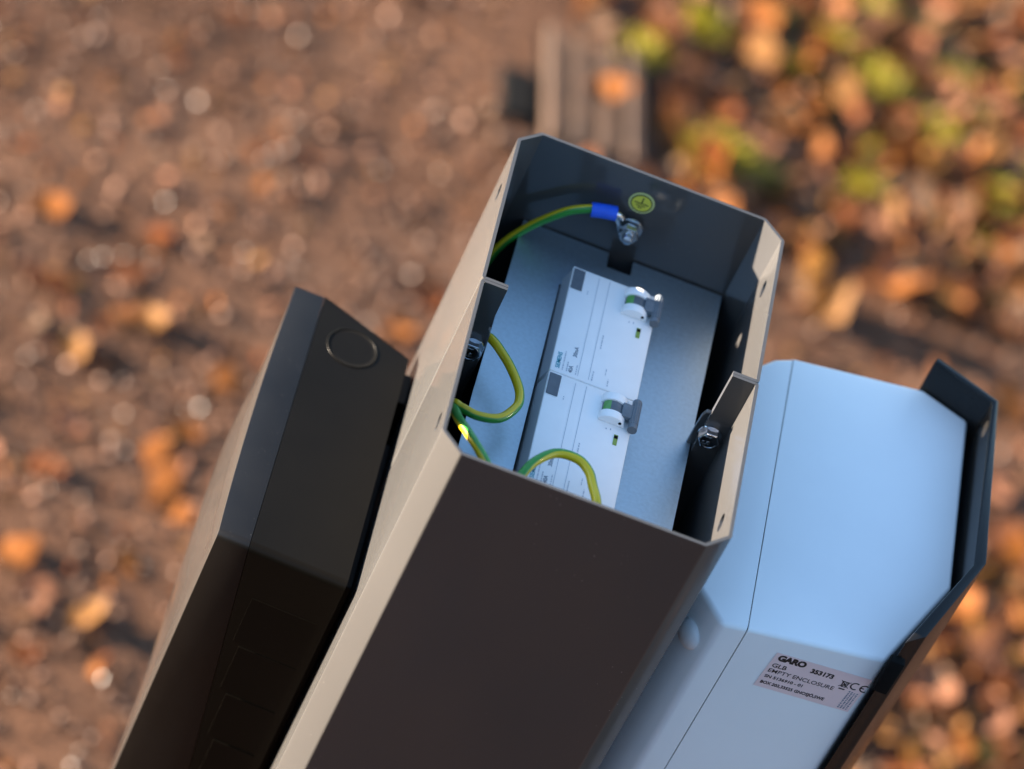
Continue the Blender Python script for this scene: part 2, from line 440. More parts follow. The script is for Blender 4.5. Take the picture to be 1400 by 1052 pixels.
# ------------------------------------------------------------------ circuit breakers
def breaker(y1, first, label):
    ZF = -0.050
    y0 = y1 - 0.0876
    x0, x1 = -0.0240, 0.0272
    t = empty('circuit_breaker', (0.0015, (y0+y1)/2, Z(-0.110)), label, 'circuit breaker', 'circuit breakers on the mounting plate')
    body = obj('housing', box(x0, x1, y0+0.0003, y1-0.0003, -0.078, ZF, 0.0008, 2), BREAKER, t, smooth=40)
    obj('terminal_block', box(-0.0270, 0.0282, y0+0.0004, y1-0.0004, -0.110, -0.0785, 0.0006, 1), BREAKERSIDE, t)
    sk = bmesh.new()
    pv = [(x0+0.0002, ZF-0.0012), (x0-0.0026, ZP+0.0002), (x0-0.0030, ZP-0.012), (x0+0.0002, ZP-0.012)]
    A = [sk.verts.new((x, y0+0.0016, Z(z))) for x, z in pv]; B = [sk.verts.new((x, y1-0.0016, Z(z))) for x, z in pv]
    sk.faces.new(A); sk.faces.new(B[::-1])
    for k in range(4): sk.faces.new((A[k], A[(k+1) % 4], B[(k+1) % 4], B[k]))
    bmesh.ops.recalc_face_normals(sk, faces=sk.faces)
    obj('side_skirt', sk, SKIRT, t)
    obj('marker_tag', box(-0.0233, -0.0166, y1-0.0188, y1-0.0020, ZF+0.0001, ZF+0.0005, 0.0002, 1), DGREY, t)
    # moulded lines that divide the face
    obj('face_groove', quads_on(frame((0, 0, Z(ZF)+0.0001), (1, 0, 0), (0, 1, 0)), [(-0.0083, -0.00805, y0+0.0028, y1-0.0030), (-0.0020, -0.00175, y0+0.0028, y1-0.0025)], 0.00005), INKFAINT, t)
    # handle: two white cheeks, grey drum with a green flag, a grey toggle bar
    cx, r = 0.0152, 0.0076
    hs = None
    def cheek(ya, yb_, rr, mt, nm, a0=0, a1=180, parent=None, lift=0.0):
        bm = bmesh.new(); n = 18
        A, B = [], []
        for k in range(n+1):
            a = math.radians(a0 + (a1-a0)*k/n)
            X, ZZ = cx + rr*math.cos(a)*1.0, ZF + lift + rr*0.72*math.sin(a)
            A.append(bm.verts.new((X, ya, Z(ZZ)))); B.append(bm.verts.new((X, yb_, Z(ZZ))))
        if a1-a0 < 180:
            A.append(bm.verts.new((cx, ya, Z(ZF+lift)))); B.append(bm.verts.new((cx, yb_, Z(ZF+lift))))
        bm.faces.new(A); bm.faces.new(B[::-1])
        for k in range(len(A)): bm.faces.new((A[k], A[(k+1) % len(A)], B[(k+1) % len(A)], B[k]))
        bmesh.ops.recalc_face_normals(bm, faces=bm.faces)
        bmesh.ops.bevel(bm, geom=[e for e in bm.edges if e.calc_face_angle(0) > 1.2], offset=0.0004, segments=2, affect='EDGES', profile=0.5)
        return obj(nm, bm, mt, parent or t, smooth=35)
    ya = y1 - 0.0238
    cheek(ya, ya+0.0058, r, BREAKER, 'handle_cheek')
    cheek(ya+0.0138, ya+0.0196, r, BREAKER, 'handle_cheek')
    drum = cheek(ya+0.0059, ya+0.0137, r*0.86, DGREY, 'handle_drum')
    cheek(ya+0.0061, ya+0.0135, r*0.89, GREENFLAG, 'status_flag', 112, 158, drum)
    obj('toggle_arm', box(cx+0.004, cx+0.0105, ya+0.0045, ya+0.0150, ZF+0.0012, ZF+0.0050, 0.0006, 2), TOGGLE, t, smooth=40)
    tg = bmesh.new(); n = 24
    for k in range(1): cyl((cx+0.0118, ya-0.0022, ZF+0.0030), (0, 1, 0), 0.0027, 0.0228, n=n, bm=tg, bev=0.0008)
    obj('toggle', tg, TOGGLE, t, smooth=40)
    ribs = bmesh.new()
    for k in range(5): 
        a = math.radians(40 + 28*k)
        cyl((cx+0.0118+0.0026*math.cos(a), ya+0.0012, ZF+0.0030+0.0026*math.sin(a)), (0, 1, 0), 0.00045, 0.0170, n=8, bm=ribs)
    obj('toggle_rib', ribs, TOGGLE, t, smooth=60)
    obj('pin_hole', cyl((cx+0.0046, ya-0.00005, ZF+0.0026), (0, -1, 0), 0.0009, 0.0001, n=14), BLACK, t)
    wn = obj('indicator_window', box(0.0186, 0.0209, y1-0.0386, y1-0.0306, ZF+0.0001, ZF+0.0003), GREENWIN, t)
    obj('window_shutter', box(0.0187, 0.0208, y1-0.0336, y1-0.0316, ZF+0.0004, ZF+0.0006), BLACK, wn)
    # print on the face, reading upwards along the post
    u, v = (0, 1, 0), (-1, 0, 0)
    def T(body_, x, y, size, mt, bold=0.0, nm='printed_text', sp=1.0):
        link(nm, text_mesh(body_, size, frame((x, y, Z(ZF)+0.0001), u, v), bold=bold, spacing=sp), mt, t)
    T('SIEMENS', -0.0190, y0+0.0030, 0.0035, TEAL, 0.00004)
    T('40A', -0.0116, y0+0.0028, 0.0034, INK, 0.00003)
    T('30mA', -0.0108, y0+0.0160, 0.0034, INK, 0.00003)
    rng = random.Random(3)
    dashes = []
    def row(xc, ya_, yb2, hgt_):
        y = ya_
        while y < yb2:
            L = rng.uniform(0.0005, 0.0013); dashes.append((y, min(y+L, yb2), -xc-hgt_/2, -xc+hgt_/2)); y += L + rng.uniform(0.0004, 0.0010)
    row(-0.0172, y0+0.003, y0+0.018, 0.0007); row(-0.0148, y0+0.003, y0+0.0105, 0.0007); row(-0.0095, y0+0.003, y0+0.0105, 0.0006)
    row(0.0000, y0+0.003, y0+0.0105, 0.0007); row(0.0010, y0+0.030, y0+0.041, 0.0007); row(0.0090, y0+0.003, y0+0.0085, 0.0006); row(0.0068, y0+0.011, y0+0.016, 0.0005)
    row(0.0135, y1-0.029, y1-0.0275, 0.0006); row(0.0160, y1-0.0285, y1-0.027, 0.0006); row(-0.0130, y1-0.019, y1-0.0165, 0.0006)
    tag(obj('fine_print', quads_on(frame((0, 0, Z(ZF)+0.0001), u, v), dashes), INKFAINT, t), kind='stuff')
    return t
breaker(0.0942, True, 'white circuit breaker at the back, next to the earth bolt, brand name fully visible')
breaker(0.0064, False, 'white circuit breaker at the front, under the green and yellow wire loop')

# ------------------------------------------------------------------ earth wires
RW = 0.0026
t = empty('earth_wire', (-0.06, 0.11, Z(-0.12)), 'green and yellow earth wire with blue lug bolted to the back wall', 'wire', 'earth wires in the post')
obj('wire', tube([(-0.0235, 0.1215, -0.0297), (-0.0275, 0.1212, -0.0308), (-0.0385, 0.1202, -0.0383), (-0.0540, 0.1170, -0.0560), (-0.0650, 0.1110, -0.0740), (-0.0702, 0.1010, -0.0960), (-0.0715, 0.0930, -0.1250)], RW, twist=2.0, phase=0.20), WIRE, t, smooth=60)
sleeve = obj('sleeve', tube([(-0.0252, 0.1213, -0.0302), (-0.0182, 0.1222, -0.0289), (-0.0112, 0.1232, -0.0282)], 0.0043, n=20), BLUE, t, smooth=60)
# ring tongue
bm = bmesh.new()
def tongue():
    pr = []
    cxr, czr = 0.0, -0.0375
    a0, b0 = Vector((-0.0116, -0.0268)), Vector((-0.0122, -0.0300))
    n = 26; ring = []
    for k in range(n+1):
        a = math.radians(128 - (128+172)*k/n)
        ring.append(Vector((cxr + 0.0070*math.cos(a), czr + 0.0070*math.sin(a))))
    return [a0] + ring + [b0]
pl = tongue()
A = [bm.verts.new((p.x, yb-0.0049 + (-0.0022 if i in (0, len(pl)-1) else 0), Z(p.y))) for i, p in enumerate(pl)]
B = [bm.verts.new((q.co.x, q.co.y+0.0012, q.co.z)) for q in A]
bm.faces.new(A); bm.faces.new(B[::-1])
for i in range(len(A)): bm.faces.new((A[i], A[(i+1) % len(A)], B[(i+1) % len(A)], B[i]))
bmesh.ops.recalc_face_normals(bm, faces=bm.faces)
obj('ring_tongue', bm, STEEL, t)
obj('crimp_barrel', tube([(-0.0125, 0.1230, -0.0283), (-0.0095, 0.1242, -0.0293), (-0.0070, 0.1252, -0.0315)], 0.0021, n=14), STEEL, t, smooth=60)

t = empty('earth_wire', (-0.068, -0.01, Z(-0.12)), 'green and yellow wire loop lying on the metal plate left of the breakers', 'wire', 'earth wires in the post')
obj('wire', tube([(-0.0705, 0.030, -0.105), (-0.0690, 0.0210, -0.0700), (-0.0625, 0.0100, -0.0470), (-0.0502, -0.0036, -0.0445), (-0.0405, -0.0190, -0.0445), (-0.0372, -0.0300, -0.0445), (-0.0386, -0.0390, -0.0445),
                  (-0.0455, -0.0500, -0.0445), (-0.0570, -0.0545, -0.0440), (-0.0665, -0.0530, -0.0440), (-0.0715, -0.0500, -0.0470), (-0.0728, -0.0450, -0.0700), (-0.0715, -0.0400, -0.105)], RW, twist=1.0, phase=0.26), WIRE, t, smooth=60)

t = empty('earth_wire', (-0.04, -0.11, Z(-0.12)), 'green and yellow wire arching over the front breaker behind the front wall', 'wire', 'earth wires in the post')
obj('wire', tube([(-0.0720, -0.0560, -0.105), (-0.0738, -0.0600, -0.0600), (-0.0735, -0.0680, -0.0330), (-0.0690, -0.0830, -0.0245), (-0.0640, -0.0925, -0.0210), (-0.0560, -0.1060, -0.0178), (-0.0480, -0.1175, -0.0180),
                  (-0.0420, -0.1200, -0.0270), (-0.0365, -0.1160, -0.0330), (-0.0305, -0.1050, -0.0268), (-0.0250, -0.0920, -0.0255), (-0.0150, -0.0800, -0.0255), (-0.0030, -0.0782, -0.0255), (0.0045, -0.0830, -0.0265), (0.0085, -0.0915, -0.0275), (0.0125, -0.1030, -0.0275), (0.0135, -0.1120, -0.0330), (0.0130, -0.1170, -0.0550), (0.0120, -0.1180, -0.0800)], RW, k=12, twist=3.2, phase=0.86), WIRE, t, smooth=60)

# ------------------------------------------------------------------ white charger box on the right
t = empty('white_charger', (0.15, 0.0, Z(-0.45)), 'white plastic charger enclosure with rating label, on the right of the post', 'charger box')
ZT, ZB = -0.067, -0.44
back = [(0.0820, -0.0900), (0.1000, -0.1135), (0.1143, -0.1110), (0.1143, 0.1068), (0.1040, 0.1010), (0.0930, 0.0880), (0.0820, 0.0620)]
def not_seam(xs_): return lambda e: not all(abs(v.co.x-xs_) < 1e-4 for v in e.verts)
obj('back_shell', prism(back, ZB, ZT, bev=0.0032, seg=4, keep=not_seam(0.1143)), WHITE, t, smooth=40)
frontp = [(0.1149, -0.1109), (0.1925, -0.0971), (0.2245, -0.0262), (0.2225, 0.1098), (0.1935, 0.1214), (0.1149, 0.1071)]
obj('front_body', prism(frontp, ZB, ZT, bev=0.0026, seg=4, keep=not_seam(0.1149)), WHITE, t, smooth=40)
obj('seam_shade', prism([(0.1140, -0.1096), (0.1152, -0.1094), (0.1152, 0.1054), (0.1140, 0.1050)], ZB+0.001, ZT-0.0012), BLACK, t)  # black filler puts shade into the gap between the shells
bm = bmesh.new(); bmesh.ops.create_uvsphere(bm, u_segments=24, v_segments=14, radius=0.0088)
q = Vector((-0.0235, -0.018, 0)).normalized().to_track_quat('Z', 'Y').to_matrix().to_4x4()
bmesh.ops.transform(bm, matrix=Matrix.Translation((0.0906, -0.1018, Z(-0.0945))) @ q @ Matrix.Diagonal((1, 1, 0.45, 1)), verts=bm.verts)
obj('screw_cap', bm, WHITE, t, smooth=60)
# rating label on the near face
fu = Vector((0.0776, 0.0138, 0)).normalized(); fn = Vector((fu.y, -fu.x, 0))
o0 = Vector((0.1149, -0.1109, 0)) + fu*0.0221 + fn*0.00012; o0.z = Z(-0.0794)
tilt = math.radians(-4.6)
lu = fu*math.cos(tilt) + Vector((0, 0, 1))*math.sin(tilt); lv = Vector((0, 0, 1))*math.cos(tilt) - fu*math.sin(tilt)
ML = frame(o0, lu, lv)
lab = obj('rating_label', quads_on(ML, [(-0.0008, 0.0560, -0.0285, 0.0004)], 0.00015), LABELM, t)
MI = ML @ Matrix.Translation((0, 0, 0.0002))
def LT(s, x, y, size, bold=0.0, sp=1.0, nm='label_text', xs_=1.0, shear=0.0):
    link(nm, text_mesh(s, size, MI @ Matrix.Translation((x, y, 0)), bold=bold, spacing=sp, xs=xs_, shear=shear), BLACKINK, lab)
LT('GARO', 0.0016, -0.0050, 0.0060, bold=0.00036, sp=0.94, nm='label_logo', xs_=1.0)
LT('GLB', 0.0010, -0.0110, 0.0044, bold=0.00005, xs_=1.1)
LT('353173', 0.0222, -0.0072, 0.0046, bold=0.0002, xs_=1.0)
LT('EMPTY ENCLOSURE', 0.0008, -0.0154, 0.0042, bold=0.00001, xs_=1.06)
LT('SN 5136910 - 01', 0.0012, -0.0200, 0.0032, bold=0.00007, xs_=1.05)
LT('BOX 203,33525 GNOSJÖ,SWE', 0.0012, -0.0252, 0.0032, bold=0.00008, xs_=0.92)
# crossed-out bin and CE mark
bx0, by0 = 0.0440, -0.0082
MB = MI @ Matrix.Translation((bx0, by0, 0)) @ Matrix.Scale(1.12, 4) @ Matrix.Translation((-bx0, -by0, 0))
obj('bin_symbol', quads_on(MB, [(bx0-0.0018, bx0+0.0018, by0+0.0012, by0+0.0018), (bx0-0.0016, bx0-0.0011, by0-0.0022, by0+0.0012, 0.12), (bx0+0.0011, bx0+0.0016, by0-0.0022, by0+0.0012, -0.12),
    (bx0-0.0012, bx0+0.0012, by0-0.0024, by0-0.0019), (bx0-0.0003, bx0+0.0003, by0-0.0018, by0+0.001, 0.6), (bx0-0.0003, bx0+0.0003, by0-0.0018, by0+0.001, -0.6),
    (bx0-0.00018, bx0+0.00018, by0-0.0036, by0+0.0032, 0.85), (bx0-0.00018, bx0+0.00018, by0-0.0036, by0+0.0032, -0.85), (bx0-0.0016, bx0+0.0016, by0-0.0042, by0-0.0034)]), BLACKINK, lab)
def arc(cx_, cy_, r, wd, a0, a1, n=14):
    rs = []
    for k in range(n):
        a = math.radians(a0 + (a1-a0)*(k+0.5)/n); L = r*math.radians(abs(a1-a0)/n)*0.56
        px, py = cx_+r*math.cos(a), cy_+r*math.sin(a)
        rs.append((px-L, px+L, py-wd/2, py+wd/2, a+math.pi/2))
    return rs
obj('ce_mark', quads_on(MI, arc(0.0500, -0.0079, 0.0025, 0.0008, 60, 300) + arc(0.0556, -0.0079, 0.0025, 0.0008, 60, 300) + [(0.0532, 0.0552, -0.0083, -0.0075)]), BLACKINK, lab)
rng = random.Random(5); rs = []
for r_ in range(4):
    y = -0.0270
    while y < -0.0130:
        L = rng.uniform(0.0004, 0.0011); rs.append((0.0487+r_*0.0016, 0.0496+r_*0.0016, y, y+L)); y += L + rng.uniform(0.0003, 0.0008)
tag(obj('fine_print', quads_on(MI, rs), INK, lab), kind='stuff')
# the black lid wrapped round its far side
lidp = [(0.1930, 0.1275), (0.2320, 0.1112), (0.2352, -0.0200), (0.2062, -0.0905), (0.1950, -0.1000), (0.1965, -0.0960), (0.2280, -0.0245), (0.2282, 0.1080), (0.1915, 0.1232)]
obj('lid', prism(lidp, -0.43, -0.046, bev=0.0008, seg=2), LIDM, t, smooth=35)
obj('lid_clip', box(0.1925, 0.2010, -0.1035, -0.0975, -0.085, -0.0590, 0.0012, 2), BLACK, t, smooth=40)

# ------------------------------------------------------------------ black charger box on the left
t = empty('black_charger', (-0.12, 0.0, Z(-0.52)), 'black plastic charger box hanging on the left side of the post', 'charger box')
ZT, ZB = -0.155, -0.51
h = ZT-ZB
xi, xo = -0.0862, -0.1428
lean = 0.112
def hexa(plan_top, plan_bot, bev, seg=3):
    bm = bmesh.new()
    hi = [bm.verts.new((x, y, Z(ZT))) for x, y in plan_top]; lo = [bm.verts.new((x, y, Z(ZB))) for x, y in plan_bot]
    n = len(hi); bm.faces.new(hi); bm.faces.new(lo[::-1])
    for i in range(n): bm.faces.new((lo[i], lo[(i+1) % n], hi[(i+1) % n], hi[i]))
    bmesh.ops.recalc_face_normals(bm, faces=bm.faces)
    bmesh.ops.bevel(bm, geom=[bm.edges.get((hi[0], hi[3]))], offset=bev, segments=seg, affect='EDGES', profile=0.5, clamp_overlap=True)
    return bm
xb = xo + lean*h
obj('body', hexa([(xi, -0.0985), (xi, 0.0870), (xo, 0.1120), (xo, -0.0957)], [(xi, -0.0985), (xi, 0.0870), (xb, 0.1000), (xb, -0.0962)], 0.0048, 6), BLACKP, t, smooth=40).modifiers.new('normals', 'WEIGHTED_NORMAL').keep_sharp = True
# cover: straight sides, gently domed front
def cover():
    bm = bmesh.new(); ny, nz = 14, 16
    xt, x1 = xo-0.0003, -0.1612
    g = []
    for j in range(nz+1):
        s = j/nz; z = ZT + (ZB-ZT)*s
        rowv = []
        for i in range(ny+1):
            f = i/ny; y = -0.0945 + f*(0.1108+0.0945)
            zf = 0.2 + 4.0*s if s < 0.2 else max(0.0, 1.0 - (s-0.2)/0.55)
            dome = 0.0095*(1-(2*f-1)**2)*zf
            rowv.append(bm.verts.new((x1 - dome + 0.0135*f*s, y, Z(z))))
        g.append(rowv)
    for j in range(nz):
        for i in range(ny): bm.faces.new((g[j][i], g[j][i+1], g[j+1][i+1], g[j+1][i]))
    bi = []
    for (s, x) in ((0, xt), (1, xt + lean*h)):
        bi.append((bm.verts.new((x, -0.0950, Z(ZT+(ZB-ZT)*s))), bm.verts.new((x, 0.1112 - 0.012*s, Z(ZT+(ZB-ZT)*s)))))
    bm.faces.new([*g[0][::-1], bi[0][0], bi[0][1]])
    bm.faces.new([*g[-1], bi[1][1], bi[1][0]])
    bm.faces.new([g[j][0] for j in range(nz+1)] + [bi[1][0], bi[0][0]])
    bm.faces.new([g[j][-1] for j in range(nz, -1, -1)] + [bi[0][1], bi[1][1]])
    bm.faces.new((bi[0][0], bi[1][0], bi[1][1], bi[0][1]))
    bmesh.ops.recalc_face_normals(bm, faces=bm.faces)
    bmesh.ops.bevel(bm, geom=[bm.edges.get((g[0][0], bi[0][0]))], offset=0.0046, segments=6, affect='EDGES', profile=0.5, clamp_overlap=True)
    bm.normal_update()
    bmesh.ops.bevel(bm, geom=[e for e in bm.edges if len(e.link_faces) == 2 and e.calc_face_angle(0) > 0.6 and sum(f.normal.x < -0.7 for f in e.link_faces) == 1], offset=0.0006, segments=2, affect='EDGES', profile=0.5, clamp_overlap=True)
    return bm
fc = obj('front_cover', cover(), [BLACKG, COVERF], t, smooth=40)
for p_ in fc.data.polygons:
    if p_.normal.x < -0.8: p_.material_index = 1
# round knock-out on top: raised ring, and a flat black ring painting the trench shade
def torus(c, r, r2, name, n=56, k=8):
    bm = bmesh.new(); g = []
    for i in range(n):
        a = 2*math.pi*i/n
        g.append([bm.verts.new((c[0]+(r+r2*math.cos(2*math.pi*q/k))*math.cos(a), c[1]+(r+r2*math.cos(2*math.pi*q/k))*math.sin(a), Z(c[2])+r2*math.sin(2*math.pi*q/k))) for q in range(k)])
    for i in range(n):
        for q in range(k): bm.faces.new((g[i][q], g[(i+1) % n][q], g[(i+1) % n][(q+1) % k], g[i][(q+1) % k]))
    bmesh.ops.recalc_face_normals(bm, faces=bm.faces)
    obj(name, bm, BLACKP, t, smooth=80)
torus((-0.1195, 0.0790, ZT-0.0001), 0.0147, 0.0006, 'knockout_lip')
obj('groove_shade', ring_disc((-0.1195, 0.0790, ZT-0.0003), (0, 0, 1), 0.0127, 0.0146, 0.00035, n=48), BLACK, t)
# shallow raised panels on the near side
for k in range(4):
    z = -0.192 - 0.040*k; dx = lean*(-0.155-z)
    xa, xb2 = -0.134+dx, -0.0915; ya2, yb2 = -0.0985+(-0.0862-xa)*0.0495, -0.0985+(-0.0862-xb2)*0.0495
    obj('side_panel', prism([(xa, ya2-0.00015), (xb2, yb2-0.00015), (xb2, yb2+0.002), (xa, ya2+0.002)], z-0.037, z), BLACKP, t)
obj('mount_bracket', box(-0.0870, -0.0803, 0.058, 0.082, -0.40, -0.162, 0.0008), BLACKP, t)
obj('mount_bracket', box(-0.0870, -0.0803, -0.080, 0.036, -0.40, -0.175, 0.0008), BLACKP, t)

# ------------------------------------------------------------------ drain grate in the ground
CON = mat('grate_iron', (0.070, 0.038, 0.021), 0.6, bump=(90, 0.5, 0.003), var=(30, 0.3))
t = empty('drain_grate', (0.13, 1.65, 0.0), 'rusty drain grate with parallel bars behind the post', 'drain grate')
dv = Vector((0.150, -0.989)).normalized(); du = Vector((0.989, 0.150)).normalized(); dc = Vector((0.128, 1.655))
def gbar(name, u0, u1, v0, v1, z0, z1, mt):
    pts = [dc + du*u + dv*v for u, v in ((u0, v0), (u1, v0), (u1, v1), (u0, v1))]
    obj(name, prism([(p.x, p.y) for p in pts], z0-H, z1-H, bev=0.002, seg=1), mt, t)
gbar('pit', -0.044, 0.070, -0.042, 0.138, 0.002, 0.007, BLACK)  # flat black slabs paint the dark between the bars and in the hole
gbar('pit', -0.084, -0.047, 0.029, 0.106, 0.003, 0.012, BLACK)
for k in range(4):
    u = -0.0295 + 0.0285*k
    gbar('bar', u-0.0068, u+0.0068, -0.040, 0.136, 0.008, 0.022, CON)
gbar('frame', -0.090, 0.072, 0.136, 0.148, 0.002, 0.014, CON)

# ------------------------------------------------------------------ gravel (uncountable)
PEB = [mat('pebble_brown', (0.080, 0.038, 0.020), 0.44, spec=0.4), mat('pebble_pink', (0.125, 0.064, 0.040), 0.42, spec=0.4), mat('pebble_dark', (0.055, 0.029, 0.018), 0.36, spec=0.4), mat('pebble_pale', (0.22, 0.115, 0.072), 0.42, spec=0.4)]
bmi = bmesh.new(); bmesh.ops.create_icosphere(bmi, subdivisions=1, radius=1.0)
iv = [v.co.copy() for v in bmi.verts]; jf = [[v.index for v in f.verts] for f in bmi.faces]; bmi.free()
rng = random.Random(11)
VV, FF, MI_ = [], [], []
def in_view(x, y):
    # a generous patch of path behind the post
    return -0.75 < x < 1.0 and 0.25 < y < 2.35
for k in range(16000):
    x, y = rng.uniform(-0.75, 1.0), rng.uniform(0.3, 2.35)
    dl = abs((Vector((x, y)) - dc).dot(du)); dw = abs((Vector((x, y)) - dc).dot(dv))
    if dl < 0.085 and dw < 0.10: continue
    right = x > 0.2 + 0.15*noise.noise(Vector((x*2, y*2, 9)))
    if right and rng.random() < 0.45: continue
    r = 0.0014 + 0.0046*rng.random()**2.2
    rot = Euler((rng.random()*6.3, rng.random()*6.3, rng.random()*6.3)).to_matrix()
    s = Vector((rng.uniform(0.8, 1.4), rng.uniform(0.7, 1.2), rng.uniform(0.5, 0.9)))
    base = len(VV); z = hgt(x, y) + r*0.25
    for v in iv:
        q = rot @ Vector((v.x*s.x, v.y*s.y, v.z*s.z)) * r * rng.uniform(0.85, 1.15)
        VV.append((x+q.x, y+q.y, z+q.z))
    mi = rng.choices((0, 1, 2, 3), (0.42, 0.26, 0.18, 0.14))[0]
    for f in jf: FF.append([base+i for i in f]); MI_.append(mi)
me = bpy.data.meshes.new('gravel'); me.from_pydata(VV, [], FF)
me.polygons.foreach_set('material_index', MI_)
tag(link('gravel', me, PEB), 'small wet brown gravel stones scattered over the earth path', 'gravel', kind='stuff')

# ------------------------------------------------------------------ leaves
LEAFC = [((0.23, 0.082, 0.020), (0.27, 0.095, 0.018)), ((0.16, 0.052, 0.018), (0.19, 0.055, 0.014)), ((0.22, 0.105, 0.034), (0.25, 0.12, 0.03)), ((0.17, 0.105, 0.066), (0.14, 0.085, 0.045)), ((0.10, 0.050, 0.026), (0.10, 0.044, 0.018)), ((0.23, 0.105, 0.060), (0.24, 0.10, 0.045))]
LEAFM = [mat('leaf_%s' % n, c, 0.6, spec=0.15, var=(45, 0.25), trans=tc_) for n, (c, tc_) in zip(('orange', 'rust', 'amber', 'tan', 'brown', 'salmon'), LEAFC)]
def leaf_mesh(seed, curl, fold, lobes):
    r = random.Random(seed); n = 8; rows = []
    V_, F_ = [], []
    for i in range(n+1):
        s = i/n
        wd = 0.34*math.sin(math.pi*s**0.85)**0.8*(1+0.28*lobes*math.sin(s*lobes*6.0)) if 0 < s < 1 else 0.012
        x = (s-0.5); zc = curl*(x*x*2.2) + 0.05*r.uniform(-1, 1)
        row = []
        for k in (-1, -0.5, 0, 0.5, 1):
            row.append(len(V_)); ww = wd*(1+r.uniform(-0.08, 0.08))
            V_.append((x + 0.08*abs(k)*r.uniform(-1, 1), k*ww, zc + fold*abs(k)**1.6*wd*1.6 + 0.03*r.uniform(-1, 1)))
        rows.append(row)
    for i in range(n):
        for k in range(4): F_.append((rows[i][k], rows[i+1][k], rows[i+1][k+1], rows[i][k+1]))
    # stalk
    b = len(V_); V_ += [(-0.5, -0.012, 0.0), (-0.5, 0.012, 0.0), (-0.72, 0.03, 0.05), (-0.72, 0.012, 0.05)]; F_.append((b, b+1, b+2, b+3))
    me = bpy.data.meshes.new('leaf'); me.from_pydata(V_, [], F_); me.polygons.foreach_set('use_smooth', [True]*len(F_)); return me
LEAVES = []
for mi, mt in enumerate(LEAFM):
    for k in range(3):
        me = leaf_mesh(mi*10+k, random.uniform(0.05, 0.5), random.uniform(-0.12, 0.38), (0, 0.6, 1.0)[k]); me.materials.append(mt); LEAVES.append(me)
rng = random.Random(23)
def put_leaf(x, y, size, label, group, me=None, up=0.0, tilt_=0.6):
    me = me or rng.choice(LEAVES)
    o = bpy.data.objects.new('fallen_leaf', me); col.objects.link(o)
    e = Euler((rng.gauss(0, tilt_), rng.gauss(0, tilt_), rng.uniform(0, 6.28))); o.rotation_euler = e; o.scale = (size,)*3
    R = e.to_matrix(); lo = min((R @ v.co).z for v in me.vertices)*size
    o.location = (x, y, hgt(x, y) - lo*0.9 + up)
    if group: label = label.replace('COLOUR', me.materials[0].name.split('_')[1]).replace('PLACE', 'lower' if y < 1.3 else 'upper')
    return tag(o, label, 'leaf', group)
GL, GR = 'fallen leaves on the gravel path', 'fallen leaves in the mossy litter'
LABL, LABR = 'COLOUR fallen leaf on the blurred gravel, left of the post', 'COLOUR fallen leaf in the PLACE right leaf litter'
left = [(-0.328, 1.171), (-0.221, 1.193), (-0.291, 1.085), (-0.314, 1.078), (-0.223, 1.07), (-0.201, 1.082), (-0.258, 1.011), (-0.225, 1.008), (-0.141, 0.964), (-0.117, 1.045), (-0.238, 0.923), (-0.14, 0.916), (-0.142, 0.895), (-0.167, 0.709), (-0.244, 0.751), (-0.124, 0.866), (-0.246, 0.861), (0.02, 1.186), (0.042, 1.244), (-0.156, 0.926), (-0.15, 0.789), (-0.217, 0.711)]
for x, y in left: put_leaf(x, y, rng.uniform(0.030, 0.046), LABL, GL, LEAVES[rng.choice((0, 1, 2, 3, 4, 6, 15))], tilt_=0.2)
for k in range(26):
    x, y = rng.uniform(-0.42, 0.06), rng.uniform(0.52, 1.20)
    put_leaf(x, y, rng.uniform(0.016, 0.034), LABL, GL, LEAVES[rng.choice((3, 4, 9, 12, 13, 14, 15))], tilt_=0.2)
for k in range(9): put_leaf(rng.uniform(-0.42, 0.05), rng.uniform(1.25, 1.7), rng.uniform(0.014, 0.026), LABL, GL, LEAVES[rng.choice((3, 9, 12, 15))], tilt_=0.3)
right = [(0.499, 1.506), (0.434, 1.437), (0.399, 1.463), (0.637, 1.401), (0.606, 1.298), (0.6, 1.102), (0.634, 1.051), (0.59, 0.972), (0.654, 1.178)]
for x, y in right: put_leaf(x, y, rng.uniform(0.04, 0.06), LABR, GR, LEAVES[rng.choice((0, 1, 6, 8, 15, 16))])
n = 0
while n < 228:
    x, y = rng.uniform(0.10, 0.74), rng.uniform(0.85, 2.12)
    dens = 1.0 if (y > 1.50 + 0.30*(x-0.5)) else (0.8 if y < 1.28 else 0.08)
    if x < 0.22 and y < 1.80: dens *= 0.15
    q_ = Vector((x, y)) - dc
    if rng.random() > dens or (abs(q_.dot(du)) < 0.095 and -0.06 < q_.dot(dv) < 0.16): continue
    put_leaf(x, y, rng.uniform(0.026, 0.058), LABR, GR, LEAVES[rng.choice((0, 0, 1, 2, 3, 4, 6, 7, 8, 9, 12, 15, 15, 16, 17))], tilt_=0.32); n += 1
put_leaf(0.160, 1.600, 0.046, 'bright orange leaf lying across the drain grate bars', None, LEAVES[0], up=0.030, tilt_=0.15).rotation_euler = (0.0, -0.30, 0.3)
put_leaf(0.130, 1.700, 0.046, 'pale tan leaf at the far end of the drain grate', None, LEAVES[9], up=0.026, tilt_=0.2)

